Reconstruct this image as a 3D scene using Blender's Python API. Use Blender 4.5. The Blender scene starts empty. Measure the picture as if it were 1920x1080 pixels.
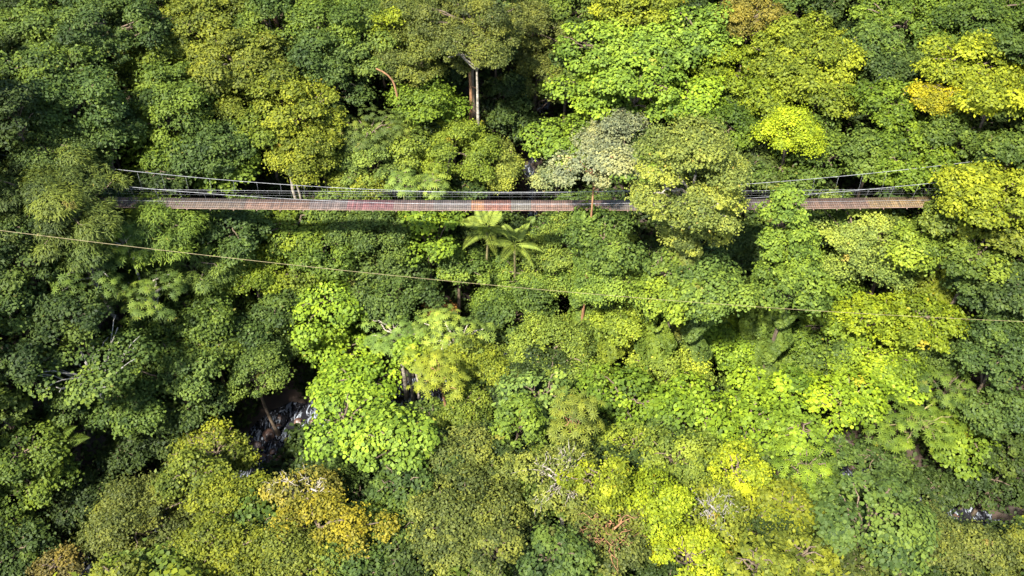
import bpy, math, random
import numpy as np
from mathutils import Vector
R_ = math.radians
random.seed(7); rng = np.random.default_rng(11)
scn = bpy.context.scene
COL = scn.collection

# ------------------------------------------------------------------ camera, light, exposure
FPX = 1663.0                                   # focal length in photo pixels (1920 wide)
CAM = np.array((0.0, -74.4, 61.4))
cam_d = bpy.data.cameras.new('camera'); cam = bpy.data.objects.new('camera', cam_d); COL.objects.link(cam)
cam.location = CAM; cam.rotation_euler = (R_(45), 0, 0)
cam_d.sensor_width = 36; cam_d.lens = 36*FPX/1920; cam_d.clip_start = 0.5; cam_d.clip_end = 2000
scn.camera = cam
SUN_EL, SUN_AZ = R_(55), R_(212)               # azimuth clockwise from +Y
sd = Vector((math.sin(SUN_AZ)*math.cos(SUN_EL), math.cos(SUN_AZ)*math.cos(SUN_EL), math.sin(SUN_EL)))
sl = bpy.data.lights.new('sun', 'SUN'); sl.energy = 4.6; sl.angle = R_(3); sl.color = (1.0, 0.96, 0.88)
so = bpy.data.objects.new('sun', sl); COL.objects.link(so); so.rotation_euler = sd.to_track_quat('Z', 'Y').to_euler()
w = bpy.data.worlds.new('World'); scn.world = w; w.use_nodes = True
nt = w.node_tree; sky = nt.nodes.new('ShaderNodeTexSky'); sky.sky_type = 'NISHITA'; sky.sun_disc = False
sky.sun_elevation = SUN_EL; sky.sun_rotation = SUN_AZ
nt.links.new(sky.outputs[0], nt.nodes['Background'].inputs[0]); nt.nodes['Background'].inputs[1].default_value = 0.105
scn.view_settings.view_transform = 'Standard'; scn.view_settings.look = 'None'
scn.view_settings.exposure = 2.2; scn.view_settings.gamma = 1.0
scn.cycles.max_bounces = 5; scn.cycles.diffuse_bounces = 3; scn.cycles.transmission_bounces = 2; scn.cycles.glossy_bounces = 2
scn.cycles.use_adaptive_sampling = True; scn.cycles.use_denoising = True

def ray(px, py):
    a = (px-960)/FPX; b = (540-py)/FPX; s = math.sqrt(.5)
    return np.array((a, s+b*s, -s+b*s))
def proj(p):
    d = np.asarray(p, float)-CAM; s = math.sqrt(.5)
    z = d[..., 1]*s-d[..., 2]*s; u = d[..., 1]*s+d[..., 2]*s
    return 960+FPX*d[..., 0]/z, 540-FPX*u/z, z
def lin(c): return tuple(((v/255+.055)/1.055)**2.4 if v > 10 else v/255/12.92 for v in c)

# ------------------------------------------------------------------ terrain
RIVER = np.array(((-58, -52), (-45, -30), (-33.5, -19), (-28.5, -9), (-14, -5.5), (-1, .5), (12, 0.5), (20, -4), (33, -12), (41, -16), (56, -26), (80, -44)), float)
TRIB = np.array(((12, 75), (8, 50), (2.5, 28), (3, 12), (1, 0)), float)
def seg_dist(x, y, pl):
    best = np.full(np.shape(x), 1e9); near = np.zeros(np.shape(x))
    for (ax, ay), (bx, by) in zip(pl[:-1], pl[1:]):
        vx, vy = bx-ax, by-ay; L = vx*vx+vy*vy
        t = np.clip(((x-ax)*vx+(y-ay)*vy)/L, 0, 1)
        qx, qy = ax+t*vx, ay+t*vy; d = np.hypot(x-qx, y-qy)
        side = np.sign(y-qy); m = d < best
        best = np.where(m, d, best); near = np.where(m, side, near)
    return best, near
def ground(x, y):
    x = np.asarray(x, float); y = np.asarray(y, float)
    d, s = seg_dist(x, y, RIVER); e = np.maximum(d-2.6, 0)
    yr = np.interp(x, RIVER[:, 0], RIVER[:, 1]); k = 1/(1+np.exp(-(y-yr)/3.0))
    far = 27*(1-np.exp(-e/19)); nearr = 17*(1-np.exp(-e/19))
    z = -28+k*far+(1-k)*nearr
    q_ = np.clip(e/9, 0, 1)
    z = z+q_*k*10*np.exp(-((np.abs(x)-56)/13)**2-(y/18)**2)
    dt, _ = seg_dist(x, y, TRIB); z = z-k*np.clip((z+26), 0, 9)*np.exp(-(dt/5.0)**2)
    z = z+q_*(np.clip(y-26, 0, 60)*.25+k*np.clip(np.abs(x)-40, 0, 60)*.12)
    z = z+.5*np.sin(x*.35+1)*np.cos(y*.29)*np.clip(e/4, 0, 1)
    return z

# ------------------------------------------------------------------ materials
def mat(name):
    m = bpy.data.materials.new(name); m.use_nodes = True; n = m.node_tree
    return m, n, n.nodes['Principled BSDF'], n.links
def sock(node, *names):
    for s in names:
        if s in node.inputs: return node.inputs[s]
def leaf_material():
    m, n, b, L = mat('leaf_tissue')
    oi = n.nodes.new('ShaderNodeObjectInfo'); at = n.nodes.new('ShaderNodeAttribute'); at.attribute_name = 'tone'
    mul = n.nodes.new('ShaderNodeMapRange'); mul.inputs['To Min'].default_value = .45; mul.inputs['To Max'].default_value = 1.6
    L.new(at.outputs['Fac'], mul.inputs['Value'])
    sc = n.nodes.new('ShaderNodeVectorMath'); sc.operation = 'SCALE'
    L.new(oi.outputs['Color'], sc.inputs[0]); L.new(mul.outputs[0], sc.inputs['Scale'])
    # old leaves greener and bluer, young leaves yellower
    rp = n.nodes.new('ShaderNodeValToRGB'); e = rp.color_ramp.elements
    e[0].position = 0.0; e[0].color = (.84, .96, 1.15, 1); e[1].position = 1.0
    x = rp.color_ramp.elements.new(.45); x.color = (1, 1, 1, 1)
    x = rp.color_ramp.elements.new(.93); x.color = (1.22, 1.08, .75, 1); e[len(e)-1].color = (1.25, .82, .9, 1)
    L.new(at.outputs['Fac'], rp.inputs[0])
    v = n.nodes.new('ShaderNodeVectorMath'); v.operation = 'MULTIPLY'
    L.new(sc.outputs[0], v.inputs[0]); L.new(rp.outputs[0], v.inputs[1])
    L.new(v.outputs[0], b.inputs['Base Color'])
    b.inputs['Roughness'].default_value = .6; sock(b, 'Specular IOR Level').default_value = .16
    tr = n.nodes.new('ShaderNodeBsdfTranslucent')
    tc = n.nodes.new('ShaderNodeVectorMath'); tc.operation = 'MULTIPLY'; tc.inputs[1].default_value = (1.15, 1.1, .5)
    L.new(v.outputs[0], tc.inputs[0]); L.new(tc.outputs[0], tr.inputs['Color'])
    mx = n.nodes.new('ShaderNodeMixShader'); mx.inputs[0].default_value = .34
    L.new(b.outputs[0], mx.inputs[1]); L.new(tr.outputs[0], mx.inputs[2])
    L.new(mx.outputs[0], n.nodes['Material Output'].inputs['Surface'])
    return m
def noise_material(name, c1, c2, scale, rough=.9, bump=.3, stretch=(1, 1, 1), detail=6):
    m, n, b, L = mat(name)
    tc = n.nodes.new('ShaderNodeTexCoord'); mp = n.nodes.new('ShaderNodeMapping'); mp.inputs['Scale'].default_value = stretch
    nz = n.nodes.new('ShaderNodeTexNoise'); nz.inputs['Scale'].default_value = scale; nz.inputs['Detail'].default_value = detail
    rp = n.nodes.new('ShaderNodeValToRGB'); rp.color_ramp.elements[0].color = (*c1, 1); rp.color_ramp.elements[1].color = (*c2, 1)
    rp.color_ramp.elements[0].position = .35; rp.color_ramp.elements[1].position = .65
    L.new(tc.outputs['Object'], mp.inputs[0]); L.new(mp.outputs[0], nz.inputs['Vector']); L.new(nz.outputs['Fac'], rp.inputs[0])
    L.new(rp.outputs[0], b.inputs['Base Color']); b.inputs['Roughness'].default_value = rough
    bp = n.nodes.new('ShaderNodeBump'); bp.inputs['Strength'].default_value = bump
    L.new(nz.outputs['Fac'], bp.inputs['Height']); L.new(bp.outputs[0], b.inputs['Normal'])
    return m
LEAF = leaf_material()
BARK = {
 'brown': noise_material('brown_bark', (.045, .03, .018), (.12, .085, .05), 3, stretch=(3, 3, .6)),
 'pale': noise_material('pale_bark', (.10, .085, .06), (.30, .26, .20), 2.2, stretch=(1, 1, 2)),
 'rust': noise_material('rusty_bark', (.10, .045, .018), (.24, .12, .05), 3, stretch=(2, 2, .6)),
 'moss': noise_material('mossy_bark', (.06, .055, .02), (.20, .16, .06), 3, stretch=(2, 2, .7)),
 'white': noise_material('white_bark', (.09, .085, .07), (.22, .20, .17), 2.0, stretch=(1, 1, 2)),
}
M_GROUND = noise_material('forest_floor', (.012, .008, .004), (.032, .017, .009), .35)
M_ROCK = noise_material('wet_rock', (.02, .013, .010), (.10, .055, .04), 1.3, rough=.45, bump=.6)

def water_material():
    m, n, b, L = mat('stream_water')
    tc = n.nodes.new('ShaderNodeTexCoord'); mp = n.nodes.new('ShaderNodeMapping'); mp.inputs['Rotation'].default_value = (0, 0, .6)
    mp.inputs['Scale'].default_value = (1.9, .7, 1)
    nz = n.nodes.new('ShaderNodeTexNoise'); nz.inputs['Scale'].default_value = 1.1; nz.inputs['Detail'].default_value = 9; nz.inputs['Roughness'].default_value = .62
    nz.inputs['Distortion'].default_value = 1.2
    rp = n.nodes.new('ShaderNodeValToRGB'); e = rp.color_ramp.elements
    e[0].position = .52; e[0].color = (.010, .010, .012, 1); e[1].position = .84; e[1].color = (.6, .66, .74, 1)
    L.new(tc.outputs['Object'], mp.inputs[0]); L.new(mp.outputs[0], nz.inputs['Vector']); L.new(nz.outputs['Fac'], rp.inputs[0])
    L.new(rp.outputs[0], b.inputs['Base Color']); b.inputs['Roughness'].default_value = .18
    bp = n.nodes.new('ShaderNodeBump'); bp.inputs['Strength'].default_value = .6
    L.new(nz.outputs['Fac'], bp.inputs['Height']); L.new(bp.outputs[0], b.inputs['Normal'])
    return m
M_WATER = water_material()

# ------------------------------------------------------------------ mesh helpers
def raw_mesh(name, V, sizes, idx, tone=None):
    me = bpy.data.meshes.new(name); V = np.asarray(V, np.float32)
    me.vertices.add(len(V)); me.vertices.foreach_set('co', V.ravel())
    sizes = np.asarray(sizes, np.int32); st = np.zeros(len(sizes), np.int32); st[1:] = np.cumsum(sizes)[:-1]
    me.loops.add(len(idx)); me.loops.foreach_set('vertex_index', np.asarray(idx, np.int32))
    me.polygons.add(len(sizes)); me.polygons.foreach_set('loop_start', st)
    if tone is not None:
        a = me.attributes.new('tone', 'FLOAT', 'FACE'); a.data.foreach_set('value', np.asarray(tone, np.float32))
    me.update(calc_edges=True)
    return me
def put(name, me, material, parent=None, loc=None, color=None):
    o = bpy.data.objects.new(name, me); COL.objects.link(o)
    if material: me.materials.append(material)
    if parent: o.parent = parent
    if loc is not None: o.location = loc
    if color is not None: o.color = (*color, 1)
    return o
def tag(o, label=None, cat=None, group=None, kind=None):
    if label: o['label'] = label
    if cat: o['category'] = cat
    if group: o['group'] = group
    if kind: o['kind'] = kind
    return o
def empty(name, loc):
    o = bpy.data.objects.new(name, None); COL.objects.link(o); o.location = loc; o.empty_display_size = .5
    return o
class MB:
    def __init__(s): s.V = []; s.S = []; s.I = []; s.n = 0
    def add(s, v, faces):
        s.V.append(np.asarray(v, float))
        for f in faces: s.S.append(len(f)); s.I.extend(i+s.n for i in f)
        s.n += len(v)
    def tube(s, pts, rad, k=6):
        pts = np.asarray(pts, float); m = len(pts); rad = np.broadcast_to(rad, (m,))
        t = np.gradient(pts, axis=0); t /= np.linalg.norm(t, axis=1)[:, None]+1e-9
        ref = np.array((0, 0, 1.)) if abs(t[:, 2]).mean() < .8 else np.array((1., 0, 0))
        u = np.cross(t, ref); u /= np.linalg.norm(u, axis=1)[:, None]+1e-9; v = np.cross(t, u)
        a = np.arange(k)*2*math.pi/k
        ring = pts[:, None]+rad[:, None, None]*(np.cos(a)[None, :, None]*u[:, None]+np.sin(a)[None, :, None]*v[:, None])
        F = []
        for i in range(m-1):
            for j in range(k):
                q = (j+1) % k; F.append((i*k+j, i*k+q, (i+1)*k+q, (i+1)*k+j))
        F.append(tuple(range(k))[::-1]); F.append(tuple((m-1)*k+j for j in range(k)))
        s.add(ring.reshape(-1, 3), F)
    def box(s, x0, x1, y0, y1, z0, z1):
        v = [(x, y, z) for x in (x0, x1) for y in (y0, y1) for z in (z0, z1)]
        s.add(v, [(0, 1, 3, 2), (4, 6, 7, 5), (0, 4, 5, 1), (2, 3, 7, 6), (0, 2, 6, 4), (1, 5, 7, 3)])
    def mesh(s, name, smooth=False):
        me = raw_mesh(name, np.concatenate(s.V), s.S, s.I)
        if smooth: me.polygons.foreach_set('use_smooth', np.ones(len(s.S), bool))
        return me
def curve(a, b, sag, n=6, wob=0):
    a = np.asarray(a, float); b = np.asarray(b, float); t = np.linspace(0, 1, n)[:, None]
    p = a+(b-a)*t; p[:, 2] += sag*4*(t*(1-t))[:, 0]
    if wob: p[1:-1] += rng.normal(0, wob, (n-2, 3))
    return p

# ------------------------------------------------------------------ leaves
TPL = {  # leaf outlines in the leaf plane, x along the leaf, z lifts the edges
 'M': np.array(((-.5, 0, 0), (-.05, -.32, .09), (.5, 0, -.05), (-.05, .32, .09))),
 'F': np.array(((-.5, 0, 0), (0, -.36, .08), (.5, 0, 0), (0, .36, .08))),
 'B': np.array(((-.42, 0, 0), (-.28, -.38, .06), (.12, -.42, .05), (.52, 0, -.08), (.12, .42, .05), (-.28, .38, .06))),
 'L': np.array(((0, 0, 0), (.45, -.11, -.02), (1, 0, -.22), (.45, .11, -.02))),
}
def unit(v): return v/(np.linalg.norm(v, axis=-1, keepdims=True)+1e-9)
def leaf_block(P, N, S, shape, yaw=None, T=None):
    n = len(P); N = unit(N)
    if T is None:
        r = rng.normal(size=(n, 3)); T = unit(np.cross(N, r))
    else: T = unit(T-N*(T*N).sum(1)[:, None])
    B = np.cross(N, T); t = TPL[shape]; k = len(t)
    S = np.broadcast_to(S, (n,))[:, None, None]
    V = P[:, None]+S*(t[None, :, 0:1]*T[:, None]+t[None, :, 1:2]*B[:, None]+t[None, :, 2:3]*N[:, None])
    return V.reshape(-1, 3), k
LEAFSZ = {'M': .34, 'F': .23, 'B': .34, 'L': .46, 'R': .80, 'S': .30}
AREA = {'M': .32, 'F': .36, 'B': .60, 'L': .11, 'R': .8, 'S': .34}
def crown_mesh(Rr, Vv, style, dens=1.0, spread=1.0, lobe=1.5, size=1.0, ell=1.0, mott=1.0, rnd=1.0):
    """lobed crown centred on the origin; returns mesh and lobe centres"""
    Rr = max(Rr, .8); lr = min(lobe, Rr*.45*(.5+.5*ell))
    area = 2*math.pi*Rr*(Rr+Vv)/2*(.3+.7*ell)
    nl = int(np.clip(1.6*spread*area/(math.pi*lr*lr), 5, 70))
    # even directions over the upper body
    i = np.arange(nl)+.5; zz = 1-i/nl*1.5; ph = i*2.39996+rng.uniform(0, 6)
    q = np.sqrt(np.clip(1-zz*zz, 0, 1)); D = np.stack((q*np.cos(ph), q*np.sin(ph), zz), 1)
    D = unit(D+rng.normal(0, .20, D.shape))
    ph0 = rng.uniform(0, 6.28, 4); az = np.arctan2(D[:, 1], D[:, 0])
    rad = .80+((rng.random(nl) < .14)*.2+.10*np.sin(2*az+ph0[0])+.08*np.sin(3*az+ph0[1])+rng.uniform(-.24, .17, nl))*rnd
    C = D*rad[:, None]*np.array((Rr, Rr*ell, Vv))*(1-.45*lr/Rr)
    sh = rng.uniform(-.22, .22, 2)*rnd; C[:, :2] += C[:, 2:3]*sh; C[:, 2] += .30*C[:, 1]*0
    rl = lr*rng.uniform(.5, 1.4, nl)
    sz = LEAFSZ[style]*size; shp = {'R': 'L', 'S': 'M'}.get(style, style)
    cov = {'M': 1.35, 'F': 1.35, 'B': 1.15, 'L': 1.5, 'R': 1.15, 'S': .55}[style]*dens
    VS = []; TN = []; k = 4
    for c, r in zip(C, rl):
        lobe_tone = rng.normal(0, .13)
        A = 2*math.pi*r*r*.85
        n = int(max(12, cov*A/(AREA[style]*sz*sz)))
        if style == 'R': n = max(4, n)
        d = rng.normal(size=(n, 3)); d[:, 2] = np.abs(d[:, 2])*1.1-.35; d = unit(d)
        out = unit(c+1e-3)
        d = unit(d+out*.45)
        # small sub-clumps on the lobe keep it broken rather than smooth
        nb = max(4, int(A/.75)); bd = unit(rng.normal(size=(nb, 3))+out*.4+np.array((0, 0, .5)))
        w_ = d@bd.T; near = w_.argmax(1)
        amp = 1.04+.18*rng.uniform(-1, 1, nb)[near]-1.25*(1-w_.max(1))+(rng.random(n) < .2)*rng.uniform(0, .55, n)
        P = c+d*(r*amp*rng.uniform(.78, 1.04, n)**1)[:, None]*np.array((1, 1, .66))
        tone = np.minimum(.5+lobe_tone+(rng.random() < .06)*.28+rng.normal(0, .11*mott, nb)[near]+rng.normal(0, .13, n), .92)
        tone = np.where((rng.random(nb) < .0022)[near] | (rng.random(n) < .002), 1.0, tone)
        up = np.array((0, 0, 1.))
        if style == 'R':
            Nn = unit(d*.6+up+rng.normal(0, .25, (n, 3)))
            m = 8; P = np.repeat(P, m, 0); Nn = np.repeat(Nn, m, 0)
            T0 = unit(np.cross(Nn, np.array((.3, .9, .1)))); B0 = np.cross(Nn, T0)
            a = np.tile(np.arange(m)*2*math.pi/m, n)+np.repeat(rng.uniform(0, 6, n), m)
            T = np.cos(a)[:, None]*T0+np.sin(a)[:, None]*B0
            s_ = sz*.62*np.repeat(rng.uniform(.7, 1.2, n), m)
            v, k = leaf_block(P, Nn, s_, 'L', T=T); tone = np.repeat(tone, m)+rng.normal(0, .04, n*m)
        elif style == 'L':
            Nn = unit(d*.7+up*.8+rng.normal(0, .35, (n, 3)))
            T = unit(d*1.0+np.array((0, 0, -.35))+rng.normal(0, .55, (n, 3)))
            v, k = leaf_block(P, Nn, sz*rng.uniform(.7, 1.25, n), 'L', T=T)
        else:
            jit = {'B': .36, 'M': .5, 'F': .6, 'S': .6}[style]
            Nn = unit(d*.75+up*.65+rng.normal(0, jit, (n, 3)))
            v, k = leaf_block(P, Nn, sz*rng.uniform(.5, 1.45, n), shp)
        VS.append(v); TN.append(tone)
    V = np.concatenate(VS); T = np.clip(np.concatenate(TN), 0, 1)
    nf = len(V)//k
    return raw_mesh('crown', V, np.full(nf, k), np.arange(len(V)), T), C, rl

KIND = {'M': 'broadleaf_tree', 'F': 'fine_leaved_tree', 'B': 'round_leaved_tree', 'L': 'long_leaved_tree', 'R': 'umbrella_leaved_tree', 'S': 'sparse_tree'}
ALB = 1.0
def albedo(c, k=1.0):
    R, G, B = c
    if R <= G*1.02 and B < .6*G: R = min(max(R, (.82 if G > 120 else .79)*G), .92*G); B = min(B+8, .48*G)
    l = lin((R, G, B)); f = .40*k*ALB*(1+.5*max(0, 150-G)/100)
    return (min(l[0]*f*.98, .6), min(l[1]*f*.96, .6), min(max(l[2]*f, .004)*.85, .6))
def bark_mesh(base, top, C, rl, tr, style, lean, Vv=3):
    """trunk and limbs in the tree's own coordinates"""
    mb = MB(); H = top[2]-base[2]; n = 9; low = min(max(.45, 1-1.6*Vv/H), .93)
    t = np.linspace(0, 1, n); p = base+(np.asarray(top)-base)*t[:, None]
    p[:, :2] += (np.sin(t*math.pi)[:, None]*rng.normal(0, lean, 2))
    r = tr*(1-.72*t); r[0] *= 1.5
    mb.tube(p, r, 8)
    nlimb = {'S': len(C)}.get(style, min(len(C), 12))
    order = np.argsort(-np.hypot(C[:, 0], C[:, 1]))[:nlimb] if style != 'S' else range(len(C))
    for j in order:
        s0 = rng.uniform(low, .97); a = np.array([np.interp(s0, t, p[:, q]) for q in range(3)])
        b = C[j]+np.array(top)*0
        if b[2] < a[2]: a = np.array([np.interp(low, t, p[:, q]) for q in range(3)])
        cpts = curve(a, b+np.array((0, 0, .5*rl[j])), .5, 7, .12); cpts[0] = a
        mb.tube(cpts, np.linspace(tr*.42, tr*.12, 7), 5)
        if style == 'S':
            for _ in range(6):
                e = b+unit(rng.normal(size=3)+np.array((0, 0, .5)))*rl[j]*rng.uniform(.7, 1.3)
                mb.tube(curve(cpts[rng.integers(3, 6)], e, .2, 5, .12), np.linspace(tr*.16, tr*.05, 5), 4)
    return mb.mesh('trunk', True)

PLACED = []    # (x, y, R, z)
def climber(root, H, Rv, col):
    """vines wrapped round a tall trunk"""
    n = int(H*Rv*300); h = rng.uniform(.02, .86, n)*H; az = rng.uniform(0, 6.28, n)
    rr = Rv*(.45+.35*np.sin(h*1.1+np.sin(az*2)*1.3+rng.uniform(0, 6))+.35*np.sin(h*.53+az+rng.uniform(0, 6))*(1-h/H))*rng.uniform(.8, 1.05, n)+.25
    rr = np.maximum(rr, .2)+1.2*Rv*np.clip(1-h/H*2.2, 0, 1)
    P = np.stack((rr*np.cos(az), rr*np.sin(az), h-.3*rr), 1); N_ = unit(np.stack((np.cos(az), np.sin(az), np.full(n, .7)), 1)+rng.normal(0, .45, (n, 3)))
    v, k = leaf_block(P, N_, rng.uniform(.25, .5, n), 'M'); tn = np.clip(.5+.15*np.sin(h*2.1+az*2)+rng.normal(0, .13, n), 0, 1)
    put('climber', raw_mesh('climber', v, np.full(n, k), np.arange(len(v)), tn), LEAF, root, color=albedo(col))
def make_tree(Cw, Rr, Vv, style, color, label, group=None, bark='brown', dens=1.0, tr=None, lobe=1.5, size=1.0, name=None, cat='tree', off=(0, 0), k=1.0, ell=1.0, mott=1.0, rnd=1.0):
    gx, gy = Cw[0]+off[0], Cw[1]+off[1]; gz = float(ground(gx, gy))-.3
    root = empty(name or KIND[style], (gx, gy, gz)); tag(root, label, cat, group)
    cw = np.array(Cw)-np.array((gx, gy, gz))
    cm, C, rl = crown_mesh(Rr, Vv, style, dens, lobe=lobe, size=size, ell=ell, mott=mott, rnd=rnd)
    put('crown', cm, LEAF, root, loc=cw, color=albedo(color, k))
    tr = tr or (.10+.035*Rr+.006*cw[2])
    bm = bark_mesh(np.zeros(3), cw+np.array((0, 0, Vv*.35)), C+cw, rl, tr, style, .02*cw[2], Vv)
    put('trunk', bm, BARK[bark], root)
    PLACED.append((Cw[0], Cw[1], Rr, Cw[2]))
    return root
def locate(px, py, hc, Y=None):
    d = ray(px, py)
    if Y is not None:
        return CAM+d*((Y-CAM[1])/d[1])
    t = np.linspace(30, 190, 1600); P = CAM+t[:, None]*d
    g = ground(P[:, 0], P[:, 1])+hc
    i = np.argmax(P[:, 2] < g)
    return P[i] if P[i, 2] < g[i] else P[-1]

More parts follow.
